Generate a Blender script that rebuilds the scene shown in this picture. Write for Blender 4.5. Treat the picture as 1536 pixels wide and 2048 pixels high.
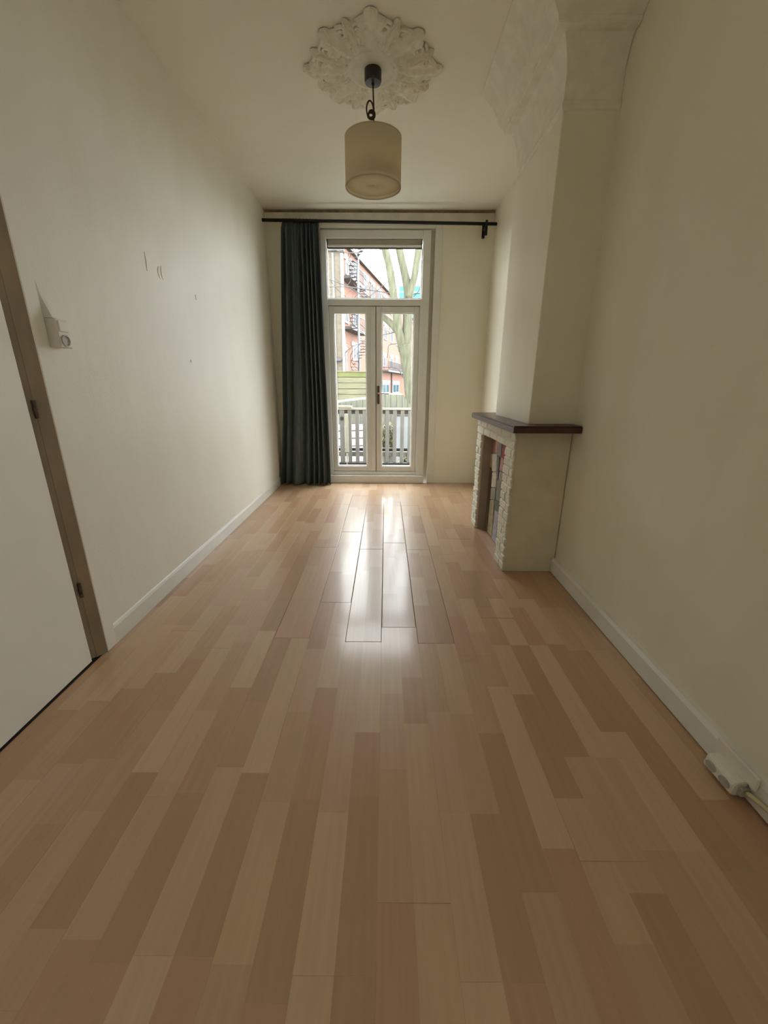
import bpy, bmesh, math, random
from mathutils import Vector, Matrix, noise
random.seed(7)
S = bpy.context.scene
for o in list(bpy.data.objects):
    bpy.data.objects.remove(o)
COL = S.collection
R = math.radians
PI = math.pi

# ------------------------------------------------------------------ camera
cam_d = bpy.data.cameras.new('camera')
cam_d.sensor_fit = 'VERTICAL'
cam_d.sensor_height = 36.0
cam_d.lens = 808.083 / 2048 * 36.0
cam_d.clip_start = 0.02
cam_d.clip_end = 400
cam = bpy.data.objects.new('camera', cam_d)
COL.objects.link(cam)
_p, _y, _r = -0.306683, -0.002637, 0.0046
_f = Vector((math.sin(_y) * math.cos(_p), math.cos(_y) * math.cos(_p), math.sin(_p)))
_r0 = Vector((math.cos(_y), -math.sin(_y), 0))
_u0 = _r0.cross(_f)
_rr = math.cos(_r) * _r0 + math.sin(_r) * _u0
_uu = -math.sin(_r) * _r0 + math.cos(_r) * _u0
cam.matrix_world = Matrix(((_rr.x, _uu.x, -_f.x, 0), (_rr.y, _uu.y, -_f.y, 0), (_rr.z, _uu.z, -_f.z, 1.25), (0, 0, 0, 1)))
S.camera = cam

# ------------------------------------------------------------------ sky, exposure
SKY = 13.0
w = bpy.data.worlds.new('overcast_sky')
S.world = w
w.use_nodes = True
bg = w.node_tree.nodes['Background']
bg.inputs[0].default_value = (0.95, 0.985, 1.0, 1)
bg.inputs[1].default_value = SKY
S.view_settings.view_transform = 'Standard'
S.view_settings.look = 'None'
S.view_settings.gamma = 1.0
S.view_settings.use_curve_mapping = False
S.view_settings.exposure = 0.08
S.cycles.max_bounces = 14
S.cycles.diffuse_bounces = 8
S.cycles.transparent_max_bounces = 12
S.cycles.use_denoising = True
p2 = bpy.data.lights.new('added_window_portal', 'AREA')  # portal for the added side window, emits nothing itself
p2.shape = 'RECTANGLE'; p2.size = 0.95; p2.size_y = 0.5
p2.cycles.is_portal = True
po2 = bpy.data.objects.new('added_window_portal', p2)
COL.objects.link(po2)
po2.location = (1.32, -1.05, 1.625)
po2.rotation_euler = (0, R(90), 0)
pl = bpy.data.lights.new('door_portal', 'AREA')
pl.shape = 'RECTANGLE'; pl.size = 1.3; pl.size_y = 2.9
pl.cycles.is_portal = True
po = bpy.data.objects.new('door_portal', pl)
COL.objects.link(po)
po.location = (-0.12, 5.42, 1.45)
po.rotation_euler = (R(-90), 0, 0)

# ------------------------------------------------------------------ materials
def new_mat(name):
    m = bpy.data.materials.new(name)
    m.use_nodes = True
    return m, m.node_tree.nodes, m.node_tree.links, m.node_tree.nodes['Principled BSDF']

def mat(name, col, rough=0.5, var=0.0, scale=8.0, stretch=(1, 1, 1), bump=0.0, bscale=40.0, metal=0.0, spec=0.5, col2=None, detail=4.0, bdist=0.01):
    m, n, l, b = new_mat(name)
    b.inputs['Roughness'].default_value = rough
    b.inputs['Metallic'].default_value = metal
    b.inputs['Specular IOR Level'].default_value = spec
    b.inputs['Base Color'].default_value = (*col, 1)
    if var or col2 or bump:
        tc = n.new('ShaderNodeTexCoord')
        mp = n.new('ShaderNodeMapping')
        mp.inputs['Scale'].default_value = stretch
        l.new(tc.outputs['Object'], mp.inputs['Vector'])
    if var or col2:
        nz = n.new('ShaderNodeTexNoise')
        nz.inputs['Scale'].default_value = scale
        nz.inputs['Detail'].default_value = detail
        l.new(mp.outputs[0], nz.inputs['Vector'])
        rp = n.new('ShaderNodeValToRGB')
        rp.color_ramp.elements[0].position = 0.32
        rp.color_ramp.elements[1].position = 0.68
        c2 = col2 if col2 else tuple(min(1, c * (1 + var)) for c in col)
        c1 = tuple(c * (1 - var) for c in col)
        rp.color_ramp.elements[0].color = (*c1, 1)
        rp.color_ramp.elements[1].color = (*c2, 1)
        l.new(nz.outputs['Fac'], rp.inputs[0])
        l.new(rp.outputs[0], b.inputs['Base Color'])
    if bump:
        nb = n.new('ShaderNodeTexNoise')
        nb.inputs['Scale'].default_value = bscale
        nb.inputs['Detail'].default_value = 3.0
        l.new(mp.outputs[0], nb.inputs['Vector'])
        bp = n.new('ShaderNodeBump')
        bp.inputs['Strength'].default_value = bump
        bp.inputs['Distance'].default_value = bdist
        l.new(nb.outputs['Fac'], bp.inputs['Height'])
        l.new(bp.outputs[0], b.inputs['Normal'])
    return m

def wall_mat(name, c1, c2, rough, bs=0.35):
    """painted plaster: blotchy off-white, soft trowel waves and a fine stipple"""
    m, n, l, b = new_mat(name)
    tc = n.new('ShaderNodeTexCoord')
    mp = n.new('ShaderNodeMapping'); mp.inputs['Scale'].default_value = (1, 1.6, 0.6)
    l.new(tc.outputs['Object'], mp.inputs[0])
    nz = n.new('ShaderNodeTexNoise'); nz.inputs['Scale'].default_value = 2.3; nz.inputs['Detail'].default_value = 5
    l.new(mp.outputs[0], nz.inputs['Vector'])
    rp = n.new('ShaderNodeValToRGB')
    rp.color_ramp.elements[0].position = 0.3; rp.color_ramp.elements[1].position = 0.7
    rp.color_ramp.elements[0].color = (*c1, 1); rp.color_ramp.elements[1].color = (*c2, 1)
    l.new(nz.outputs['Fac'], rp.inputs[0]); l.new(rp.outputs[0], b.inputs['Base Color'])
    rr = n.new('ShaderNodeMapRange')
    rr.inputs['To Min'].default_value = rough - 0.07; rr.inputs['To Max'].default_value = rough + 0.1
    l.new(nz.outputs['Fac'], rr.inputs['Value']); l.new(rr.outputs[0], b.inputs['Roughness'])
    n1 = n.new('ShaderNodeTexNoise'); n1.inputs['Scale'].default_value = 3.5; n1.inputs['Detail'].default_value = 2
    l.new(mp.outputs[0], n1.inputs['Vector'])
    n2 = n.new('ShaderNodeTexNoise'); n2.inputs['Scale'].default_value = 150; n2.inputs['Detail'].default_value = 2
    l.new(tc.outputs['Object'], n2.inputs['Vector'])
    b1 = n.new('ShaderNodeBump'); b1.inputs['Strength'].default_value = bs; b1.inputs['Distance'].default_value = 0.05
    b2 = n.new('ShaderNodeBump'); b2.inputs['Strength'].default_value = 0.18; b2.inputs['Distance'].default_value = 0.003
    l.new(n1.outputs['Fac'], b1.inputs['Height']); l.new(n2.outputs['Fac'], b2.inputs['Height'])
    l.new(b1.outputs[0], b2.inputs['Normal']); l.new(b2.outputs[0], b.inputs['Normal'])
    return m

def wood_tone(name, col):
    """beech print laminate: fine grain along the board, satin lacquer"""
    m, n, l, b = new_mat(name)
    tc = n.new('ShaderNodeTexCoord'); oi = n.new('ShaderNodeObjectInfo')
    mp = n.new('ShaderNodeMapping'); mp.inputs['Scale'].default_value = (26, 1.3, 1)
    ad = n.new('ShaderNodeVectorMath'); ad.operation = 'MULTIPLY_ADD'
    l.new(oi.outputs['Random'], ad.inputs[0]); ad.inputs[1].default_value = (17, 31, 0)
    l.new(tc.outputs['Object'], ad.inputs[2]); l.new(ad.outputs[0], mp.inputs[0])
    nz = n.new('ShaderNodeTexNoise'); nz.inputs['Scale'].default_value = 2.2; nz.inputs['Detail'].default_value = 5
    l.new(mp.outputs[0], nz.inputs['Vector'])
    rp = n.new('ShaderNodeValToRGB')
    rp.color_ramp.elements[0].position = 0.25; rp.color_ramp.elements[1].position = 0.75
    rp.color_ramp.elements[0].color = (*[c * 0.93 for c in col], 1)
    rp.color_ramp.elements[1].color = (*[c * 1.06 for c in col], 1)
    l.new(nz.outputs['Fac'], rp.inputs[0]); l.new(rp.outputs[0], b.inputs['Base Color'])
    n3 = n.new('ShaderNodeTexNoise'); n3.inputs['Scale'].default_value = 9; n3.inputs['Detail'].default_value = 3
    l.new(ad.outputs[0], n3.inputs['Vector'])
    rr = n.new('ShaderNodeMapRange'); rr.inputs['To Min'].default_value = 0.32; rr.inputs['To Max'].default_value = 0.44
    l.new(n3.outputs['Fac'], rr.inputs['Value']); l.new(rr.outputs[0], b.inputs['Roughness'])
    b.inputs['Specular IOR Level'].default_value = 0.5
    b.inputs['Coat Weight'].default_value = 0.4; b.inputs['Coat Roughness'].default_value = 0.13
    return m

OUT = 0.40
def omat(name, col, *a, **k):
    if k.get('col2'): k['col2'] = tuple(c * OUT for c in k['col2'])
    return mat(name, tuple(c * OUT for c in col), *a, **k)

def glass_mat(name, tint=(0.98, 0.992, 0.99), refl=0.03):
    m = bpy.data.materials.new(name); m.use_nodes = True
    n, l = m.node_tree.nodes, m.node_tree.links
    n.clear()
    out = n.new('ShaderNodeOutputMaterial'); mx = n.new('ShaderNodeMixShader')
    tr = n.new('ShaderNodeBsdfTransparent'); gl = n.new('ShaderNodeBsdfGlossy')
    tr.inputs[0].default_value = (*tint, 1); gl.inputs['Roughness'].default_value = 0.03
    mx.inputs[0].default_value = refl
    l.new(tr.outputs[0], mx.inputs[1]); l.new(gl.outputs[0], mx.inputs[2]); l.new(mx.outputs[0], out.inputs[0])
    return m

M = {}
M['wall'] = wall_mat('cream_wall_paint', (0.78, 0.742, 0.605), (0.82, 0.79, 0.67), 0.42, 0.10)
M['wall_left'] = wall_mat('worn_wall_paint', (0.79, 0.77, 0.68), (0.83, 0.815, 0.74), 0.54, 0.07)
M['ceiling'] = wall_mat('ceiling_paint', (0.83, 0.81, 0.71), (0.86, 0.84, 0.745), 0.6, 0.08)
M['plaster'] = mat('plaster_white', (0.80, 0.778, 0.67), 0.6, 0.06, 14, bump=0.3, bscale=60, bdist=0.004)
M['trim'] = mat('white_trim_paint', (0.74, 0.73, 0.68), 0.35, 0.03, 6, bump=0.08, bscale=25, bdist=0.004)
M['frame'] = mat('white_frame_paint', (0.76, 0.76, 0.73), 0.3, 0.02, 7)
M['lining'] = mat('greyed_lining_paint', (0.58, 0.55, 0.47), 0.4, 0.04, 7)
M['board'] = mat('pelmet_board_paint', (0.62, 0.59, 0.50), 0.5, 0.08, 9)
M['gap_strip'] = mat('brown_gap_strip', (0.20, 0.14, 0.08), 0.8, 0.3, 22)
M['jamb'] = mat('shaded_brown_jamb', (0.32, 0.25, 0.175), 0.55, 0.16, 9, stretch=(1, 1, 0.4))  # brown-beige paint with the shade on the jamb put into the colour
M['door'] = mat('white_door_paint', (0.86, 0.855, 0.81), 0.35, 0.02, 4, bump=0.06, bscale=14, bdist=0.01)
M['hinge'] = mat('rusty_hinge', (0.10, 0.07, 0.045), 0.5, 0.4, 60, metal=0.6)
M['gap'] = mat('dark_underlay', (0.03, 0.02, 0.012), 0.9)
M['glass'] = glass_mat('clear_pane')
M['vent'] = mat('grey_vent_rail', (0.40, 0.38, 0.32), 0.45, 0.05, 20)
M['vent_lip'] = mat('pale_vent_lip', (0.85, 0.85, 0.82), 0.4)
M['black'] = mat('black_metal', (0.012, 0.010, 0.009), 0.45, metal=0.3)
M['bronze'] = mat('bronze_handle', (0.16, 0.11, 0.075), 0.4, metal=0.7)
M['steel'] = mat('steel_lever', (0.65, 0.65, 0.66), 0.25, metal=0.9)
M['curtain'] = mat('petrol_curtain_cloth', (0.095, 0.122, 0.126), 0.85, 0.12, 60, stretch=(1, 1, 0.2), bump=0.12, bscale=350, bdist=0.002)
M['brick'] = mat('white_painted_brick', (0.74, 0.72, 0.62), 0.55, 0.09, 30, bump=0.9, bscale=55, bdist=0.012)
M['mortar'] = mat('painted_mortar', (0.66, 0.63, 0.52), 0.7, 0.1, 30, bump=0.5, bscale=60, bdist=0.008)
M['surround'] = mat('cream_surround_plaster', (0.72, 0.66, 0.52), 0.6, 0.05, 8, bump=0.25, bscale=30, bdist=0.005)
M['recess'] = mat('taupe_recess_plaster', (0.40, 0.33, 0.27), 0.7, 0.08, 8, bump=0.2, bscale=30, bdist=0.004)
M['mantel'] = mat('dark_oxblood_wood', (0.078, 0.026, 0.021), 0.33, 0.3, 9, stretch=(1, 0.15, 1), bump=0.1, bscale=30)
M['white_plastic'] = mat('cream_plastic', (0.74, 0.72, 0.64), 0.35)
M['grey_plastic'] = mat('greyed_socket_well', (0.42, 0.39, 0.35), 0.5)
M['yellow_pipe'] = mat('yellowed_conduit', (0.50, 0.45, 0.24), 0.45)
M['cord'] = mat('dark_brown_cord', (0.045, 0.022, 0.014), 0.6)
M['canopy'] = mat('black_canopy', (0.018, 0.016, 0.016), 0.3)

def shade_mat():
    m, n, l, b = new_mat('ecru_lampshade_cloth')
    tc = n.new('ShaderNodeTexCoord')
    wv = n.new('ShaderNodeTexWave'); wv.bands_direction = 'Z'; wv.inputs['Scale'].default_value = 120; wv.inputs['Distortion'].default_value = 1
    l.new(tc.outputs['Object'], wv.inputs['Vector'])
    rp = n.new('ShaderNodeValToRGB')
    rp.color_ramp.elements[0].color = (0.80, 0.74, 0.60, 1); rp.color_ramp.elements[1].color = (0.85, 0.79, 0.65, 1)
    l.new(wv.outputs['Fac'], rp.inputs[0]); l.new(rp.outputs[0], b.inputs['Base Color'])
    b.inputs['Roughness'].default_value = 0.9
    tl = n.new('ShaderNodeBsdfTranslucent'); tl.inputs[0].default_value = (0.95, 0.90, 0.78, 1)
    mx = n.new('ShaderNodeMixShader'); mx.inputs[0].default_value = 0.62
    l.new(b.outputs[0], mx.inputs[1]); l.new(tl.outputs[0], mx.inputs[2])
    l.new(mx.outputs[0], n['Material Output'].inputs[0])
    return m
M['shade'] = shade_mat()

TONES = {'L': (0.545, 0.378, 0.237), 'l': (0.520, 0.350, 0.213), 'M': (0.480, 0.312, 0.187), 'R': (0.458, 0.279, 0.165),
         'D': (0.420, 0.264, 0.152), 'P': (0.510, 0.332, 0.217)}
TK = list(TONES)
WOOD = [wood_tone('laminate_' + {'L': 'pale', 'l': 'honey', 'M': 'tan', 'R': 'russet', 'D': 'brown', 'P': 'rose'}[k], TONES[k]) for k in TK]
M['board_edge'] = mat('laminate_edge', (0.42, 0.30, 0.20), 0.3)

# ------------------------------------------------------------------ geometry helpers
def link(o, parent=None):
    COL.objects.link(o)
    if parent: o.parent = parent
    return o

def obj(name, bm, m, parent=None, smooth=False):
    me = bpy.data.meshes.new(name)
    bmesh.ops.recalc_face_normals(bm, faces=bm.faces)
    bm.to_mesh(me); bm.free()
    for mm in (m if isinstance(m, (list, tuple)) else [m]): me.materials.append(mm)
    if smooth: me.polygons.foreach_set('use_smooth', [True] * len(me.polygons))
    return link(bpy.data.objects.new(name, me), parent)

def tag(o, label=None, cat=None, group=None, kind=None):
    if label: o['label'] = label
    if cat: o['category'] = cat
    if group: o['group'] = group
    if kind: o['kind'] = kind
    return o

def thing(name, label, cat, group=None):
    o = bpy.data.objects.new(name, None); o.empty_display_size = 0.05
    link(o); return tag(o, label, cat, group)

def setting(name):
    o = bpy.data.objects.new(name, None); o.empty_display_size = 0.05
    link(o); o['kind'] = 'structure'; return o

def struct(name, bm, m, smooth=False):
    o = obj(name, bm, m, None, smooth); o['kind'] = 'structure'; return o

def box(bm, x0, x1, y0, y1, z0, z1, bev=0.0, seg=1):
    vs = [bm.verts.new((x, y, z)) for z in (z0, z1) for y in (y0, y1) for x in (x0, x1)]
    fs = [bm.faces.new([vs[i] for i in q]) for q in ((0, 2, 3, 1), (4, 5, 7, 6), (0, 1, 5, 4), (2, 6, 7, 3), (0, 4, 6, 2), (1, 3, 7, 5))]
    if bev:
        es = {e for f in fs for e in f.edges}
        bmesh.ops.bevel(bm, geom=list(es), offset=bev, segments=seg, affect='EDGES', profile=0.5)
    return vs

def bx(*a, **k):
    bm = bmesh.new(); box(bm, *a, **k); return bm

def prism(bm, poly, axis, a0, a1):
    """extrude a 2D polygon (other two axes in order) along an axis"""
    def P(p, a):
        return {'x': (a, p[0], p[1]), 'y': (p[0], a, p[1]), 'z': (p[0], p[1], a)}[axis]
    A = [bm.verts.new(P(p, a0)) for p in poly]; B = [bm.verts.new(P(p, a1)) for p in poly]
    bm.faces.new(A); bm.faces.new(B[::-1])
    for i in range(len(poly)):
        j = (i + 1) % len(poly); bm.faces.new((A[i], B[i], B[j], A[j]))

def tube(bm, pts, rad, seg=8, cap=True):
    pts = [Vector(p) for p in pts]
    rads = rad if isinstance(rad, (list, tuple)) else [rad] * len(pts)
    rings = []; up = Vector((0.31, 0.17, 0.93))
    for i, p in enumerate(pts):
        d = (pts[min(i + 1, len(pts) - 1)] - pts[max(i - 1, 0)]).normalized()
        a = d.cross(up)
        if a.length < 1e-3: a = d.cross(Vector((1, 0, 0)))
        a.normalize(); b = d.cross(a)
        rings.append([bm.verts.new(p + (a * math.cos(t) + b * math.sin(t)) * rads[i]) for t in [2 * PI * k / seg for k in range(seg)]])
    for r0, r1 in zip(rings, rings[1:]):
        for k in range(seg):
            bm.faces.new((r0[k], r0[(k + 1) % seg], r1[(k + 1) % seg], r1[k]))
    if cap: bm.faces.new(rings[0][::-1]); bm.faces.new(rings[-1])

def smooth_path(pts, n=6):
    P = [Vector(p) for p in pts]; out = []
    for i in range(len(P) - 1):
        p0, p1, p2, p3 = P[max(i - 1, 0)], P[i], P[i + 1], P[min(i + 2, len(P) - 1)]
        for k in range(n):
            t = k / n
            out.append(0.5 * ((2 * p1) + (p2 - p0) * t + (2 * p0 - 5 * p1 + 4 * p2 - p3) * t * t + (3 * p1 - p0 - 3 * p2 + p3) * t ** 3))
    out.append(P[-1]); return out

def lathe(bm, prof, c, seg=48, close=False):
    rings = [[bm.verts.new((c[0] + r * math.cos(2 * PI * k / seg), c[1] + r * math.sin(2 * PI * k / seg), z)) for k in range(seg)] for r, z in prof]
    pr = list(zip(rings, rings[1:])) + ([(rings[-1], rings[0])] if close else [])
    for a, b in pr:
        for k in range(seg): bm.faces.new((a[k], a[(k + 1) % seg], b[(k + 1) % seg], b[k]))
    return rings

# ------------------------------------------------------------------ room shell
XL, YB, ZC, YN = -1.358, 5.26, 3.083, -1.9
def xr(y): return 1.166 + 0.0075 * y

bm = bmesh.new()                                        # left wall with the opening for the side door
box(bm, XL - 0.2, XL, 1.668, YB, 0, ZC); box(bm, XL - 0.2, XL, YN, 0.66, 0, ZC); box(bm, XL - 0.2, XL, 0.66, 1.668, 2.06, ZC)
struct('wall_left', bm, M['wall_left'])
for cy, cz, a, b in ((2.600, 1.905, 0.008, 0.050), (2.725, 1.880, 0.016, 0.034), (2.755, 1.885, 0.008, 0.040), (3.204, 1.835, 0.010, 0.018), (2.994, 1.397, 0.006, 0.010)):
    bm = bmesh.new(); bmesh.ops.create_icosphere(bm, subdivisions=2, radius=1.0)
    for v in bm.verts: v.co = Vector((XL + 0.003 * v.co.x, cy + a * v.co.y + 0.25 * b * v.co.z * v.co.z * (1 if cy > 2.7 else -0.4), cz + b * v.co.z))
    obj('plaster_chip', bm, M['wall_left'], bpy.data.objects['wall_left'], True)
bm = bmesh.new()                                        # back wall around the french doors
DX0, DX1, DZ = -0.745, 0.632, 2.94
box(bm, XL - 0.2, DX0, YB, YB + 0.13, 0, ZC); box(bm, DX1, 1.42, YB, YB + 0.13, 0, ZC); box(bm, DX0, DX1, YB, YB + 0.13, DZ, ZC)
struct('wall_back', bm, M['wall'])
bm = bmesh.new()
WY0, WY1, WZ0, WZ1 = -1.30, -0.80, 1.15, 2.10              # unseen side window, added to brighten the near end of the room
for a, b, z0, z1 in ((YN, WY0, 0, ZC), (WY1, YB, 0, ZC), (WY0, WY1, 0, WZ0), (WY0, WY1, WZ1, ZC)):
    prism(bm, [(xr(a), a), (xr(b), b), (xr(b) + 0.13, b), (xr(a) + 0.13, a)], 'z', z0, z1)
struct('wall_right', bm, M['wall'])
struct('wall_near', bx(XL - 0.2, 1.40, YN - 0.2, YN, 0, ZC), M['wall'])
w2 = setting('added_window')
bm = bmesh.new()
for q in ((WY0, WY0 + 0.05, WZ0, WZ1), (WY1 - 0.05, WY1, WZ0, WZ1), (WY0 + 0.05, WY1 - 0.05, WZ0, WZ0 + 0.05), (WY0 + 0.05, WY1 - 0.05, WZ1 - 0.05, WZ1)):
    box(bm, 1.20, 1.26, q[0], q[1], q[2], q[3], bev=0.003)
obj('frame', bm, M['frame'], w2)
obj('pane', bx(1.225, 1.23, WY0 + 0.04, WY1 - 0.04, WZ0 + 0.04, WZ1 - 0.04), M['glass'], w2)
struct('ceiling', bx(XL - 0.25, 1.45, YN - 0.25, YB + 0.13, ZC, ZC + 0.15), M['ceiling'])
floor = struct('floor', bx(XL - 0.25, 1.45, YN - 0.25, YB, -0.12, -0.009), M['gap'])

# laminate boards: each board two strips wide, pieces printed in several tones
STRIPS = {  # strip index: (far end of the piece, tone), from the camera outwards
    -14: [(0.9, 'M'), (1.3, 'R'), (1.7, 'l')], -13: [(1.0, 'l'), (1.35, 'M'), (1.9, 'L'), (2.4, 'l')],
    -12: [(0.72, 'M'), (1.06, 'P'), (1.42, 'R'), (1.9, 'l'), (2.5, 'M')], -11: [(0.86, 'R'), (1.08, 'M'), (1.52, 'R'), (2.1, 'L'), (2.6, 'P')],
    -10: [(0.9, 'P'), (1.30, 'M'), (1.62, 'R'), (2.1, 'M')], -9: [(0.62, 'M'), (1.03, 'D'), (1.9, 'L'), (2.3, 'P'), (2.75, 'L')],
    -8: [(0.60, 'R'), (1.0, 'P'), (1.3, 'l'), (1.75, 'M'), (2.2, 'P')], -7: [(0.56, 'R'), (0.958, 'D'), (1.43, 'R'), (1.85, 'L'), (2.3, 'D')],
    -6: [(0.573, 'L'), (1.05, 'l'), (1.35, 'R'), (1.788, 'D'), (2.2, 'P')], -5: [(0.573, 'R'), (1.03, 'D'), (1.788, 'L'), (2.2, 'P')],
    -4: [(0.56, 'M'), (0.932, 'l'), (1.30, 'M'), (1.7, 'P'), (2.147, 'R')], -3: [(0.50, 'R'), (0.94, 'D'), (1.433, 'R'), (1.8, 'L'), (2.147, 'l')],
    -2: [(0.543, 'L'), (0.90, 'L'), (1.295, 'P'), (1.758, 'l')], -1: [(0.543, 'D'), (0.95, 'D'), (1.2, 'R'), (1.758, 'L')],
    0: [(0.676, 'R'), (1.05, 'M'), (1.4, 'P'), (1.891, 'L')], 1: [(0.676, 'l'), (1.242, 'l'), (1.5, 'R'), (1.891, 'P')],
    2: [(0.535, 'L'), (0.9, 'l'), (1.3, 'P'), (1.75, 'M')], 3: [(0.535, 'R'), (0.9, 'D'), (1.291, 'M'), (1.75, 'l')],
    4: [(0.7, 'M'), (1.2, 'D'), (1.6, 'M'), (2.0, 'R')], 5: [(0.804, 'R'), (1.446, 'L'), (1.85, 'M'), (2.2, 'l')],
    6: [(0.6, 'M'), (0.95, 'l'), (1.4, 'D'), (1.74, 'l'), (2.1, 'R')], 7: [(0.7, 'D'), (1.1, 'P'), (1.741, 'D'), (2.2, 'L')],
    8: [(0.8, 'M'), (1.1, 'l'), (1.74, 'L'), (2.1, 'R')], 9: [(0.8, 'l'), (1.21, 'L'), (1.75, 'D'), (2.2, 'l')],
    10: [(0.75, 'R'), (1.1, 'D'), (1.7, 'D'), (2.1, 'M')], 11: [(0.95, 'R'), (1.7, 'L'), (2.1, 'l')], 12: [(1.0, 'R'), (1.5, 'M'), (2.0, 'l')], 13: [(1.0, 'R'), (1.6, 'M')]}
JOINT = {-3: 3.003, -2: 2.147, -1: 1.758, 0: 1.891, 1: 1.75}
BL, SW, SX = 1.215, 0.09285, -0.0145
rnd = random.Random(11)
def strip_pieces(k, y0, y1):
    L = list(STRIPS.get(k, []))
    y = L[-1][0] if L else 0.0
    rk = random.Random(100 + k)
    while y < YB + 1:
        y += rk.uniform(0.33, 0.56); L.append((y, rk.choice('LllMMRRDP')))
    out, a = [], y0
    for ye, t in L:
        if ye <= a: continue
        b = min(ye, y1); out.append((a, b, t)); a = b
        if a >= y1: break
    return out
fx0, fx1 = XL - 0.002, 1.20
mats = WOOD + [M['board_edge']]
for n in range(-8, 7):
    j = JOINT.get(n, rnd.uniform(0, BL))
    while j > YN: j -= BL
    x0, x1 = max(SX + 2 * n * SW, fx0), min(SX + (2 * n + 2) * SW, fx1)
    if x1 - x0 < 0.01: continue
    while j < YB - 0.02:
        y0, y1 = max(j, YN), min(j + BL, YB); j += BL
        if y1 - y0 < 0.01: continue
        me = bpy.data.meshes.new('board'); V, F, MI = [], [], []
        def quad(ps, mi):
            i = len(V); V.extend(ps); F.append((i, i + 1, i + 2, i + 3)); MI.append(mi)
        lift = -3 <= n <= 1 and 1.7 < (y0 + y1) / 2 < 4.0      # the boards by the doors have swollen and lifted at the joints
        c, g, zb = (0.0034, 0.0004, -0.0016) if lift else (0.0004, 0.00002, -0.0003)
        cx, cy = (x0 + x1) / 2, (y0 + y1) / 2
        tx, ty = rnd.gauss(0, 0.0022), rnd.gauss(0, 0.0006)
        def P(x, y, z): return (x - cx, y - cy, z + (x - cx) * tx + (y - cy) * ty)
        for k in (2 * n, 2 * n + 1):
            sx0, sx1 = max(SX + k * SW, x0 + c), min(SX + (k + 1) * SW, x1 - c)
            if sx1 <= sx0: continue
            for a, b, t in strip_pieces(k, y0, y1):
                a, b = max(a, y0 + c), min(b, y1 - c)
                if b <= a: continue
                quad([P(sx0, a, 0), P(sx1, a, 0), P(sx1, b, 0), P(sx0, b, 0)], TK.index(t))
        I = [(x0 + c, y0 + c), (x1 - c, y0 + c), (x1 - c, y1 - c), (x0 + c, y1 - c)]
        O = [(x0 + g, y0 + g), (x1 - g, y0 + g), (x1 - g, y1 - g), (x0 + g, y1 - g)]
        for q in range(4):
            r_ = (q + 1) % 4
            quad([P(*O[q], zb), P(*O[r_], zb), P(*I[r_], 0), P(*I[q], 0)], len(WOOD))
            quad([P(*O[q], -0.008), P(*O[r_], -0.008), P(*O[r_], zb), P(*O[q], zb)], len(WOOD))
        me.from_pydata(V, [], F)
        for mm in mats: me.materials.append(mm)
        me.polygons.foreach_set('material_index', MI)
        o = bpy.data.objects.new('board', me); o.location = (cx, cy, -0.0009); link(o, floor)

# baseboards
bm = bmesh.new(); prism(bm, [(XL, 0.0), (XL + 0.012, 0.0), (XL + 0.012, 0.085), (XL + 0.006, 0.098), (XL, 0.102)], 'y', 1.737, YB - 0.001)
struct('baseboard_left', bm, M['trim'])
bm = bmesh.new(); prism(bm, [(0.634, 0), (0.634, 0.098), (xr(5.2), 0.098), (xr(5.2), 0)], 'y', YB - 0.012, YB)
struct('baseboard_back', bm, M['wall'])
bm = bmesh.new()
def skew(bm, y0, y1, prof):
    A = [bm.verts.new((xr(y0) - d, y0, z)) for d, z in prof]; B = [bm.verts.new((xr(y1) - d, y1, z)) for d, z in prof]
    bm.faces.new(A); bm.faces.new(B[::-1])
    for i in range(len(prof)):
        j = (i + 1) % len(prof); bm.faces.new((A[i], B[i], B[j], A[j]))
skew(bm, YN, 2.583, [(0, 0.004), (0.026, 0.004), (0.026, 0.088), (0.014, 0.102), (0, 0.104)])
struct('baseboard_right', bm, M['trim'])

# ------------------------------------------------------------------ side door on the left wall
d2 = setting('door_2')
leaf = obj('door_leaf', bx(-0.028, 0, -0.965, 0, 0.007, 2.035, bev=0.003), M['door'], d2)
leaf.location = (-1.366, 1.588, 0); leaf.rotation_euler = (0, 0, R(0.4))
bm = bmesh.new(); prism(bm, [(-1.347, 1.668), (-1.404, 1.592), (-1.47, 1.592), (-1.47, 1.668)], 'z', 0.0, 2.06)
jb = obj('jamb', bm, M['jamb'], d2)
bm = bmesh.new(); prism(bm, [(-1.352, 1.656), (-1.374, 1.627), (-1.382, 1.633), (-1.36, 1.662)], 'z', 0.0, 2.06)
obj('door_stop', bm, M['jamb'], d2)
for z in (0.36, 1.15, 1.86):
    bm = bmesh.new(); tube(bm, [(-1.367, 1.618, z - 0.034), (-1.367, 1.618, z + 0.034)], 0.0075, 10)
    tube(bm, [(-1.367, 1.618, z - 0.004), (-1.367, 1.618, z + 0.004)], 0.009, 10)
    obj('hinge', bm, M['hinge'], d2)
bm = bmesh.new(); box(bm, XL, XL + 0.014, 1.668, 1.737, 0, 2.13, bev=0.003); box(bm, XL, XL + 0.014, 0.59, 1.668, 2.06, 2.13, bev=0.003); box(bm, XL, XL + 0.014, 0.59, 0.655, 0, 2.06, bev=0.003)
obj('casing', bm, M['wall_left'], d2)
obj('light_block_panel', bx(-1.555, -1.52, 0.66, 1.668, 0.0, 2.06), M['jamb'], d2)  # unseen panel added behind the leaf to keep sky light out

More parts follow.
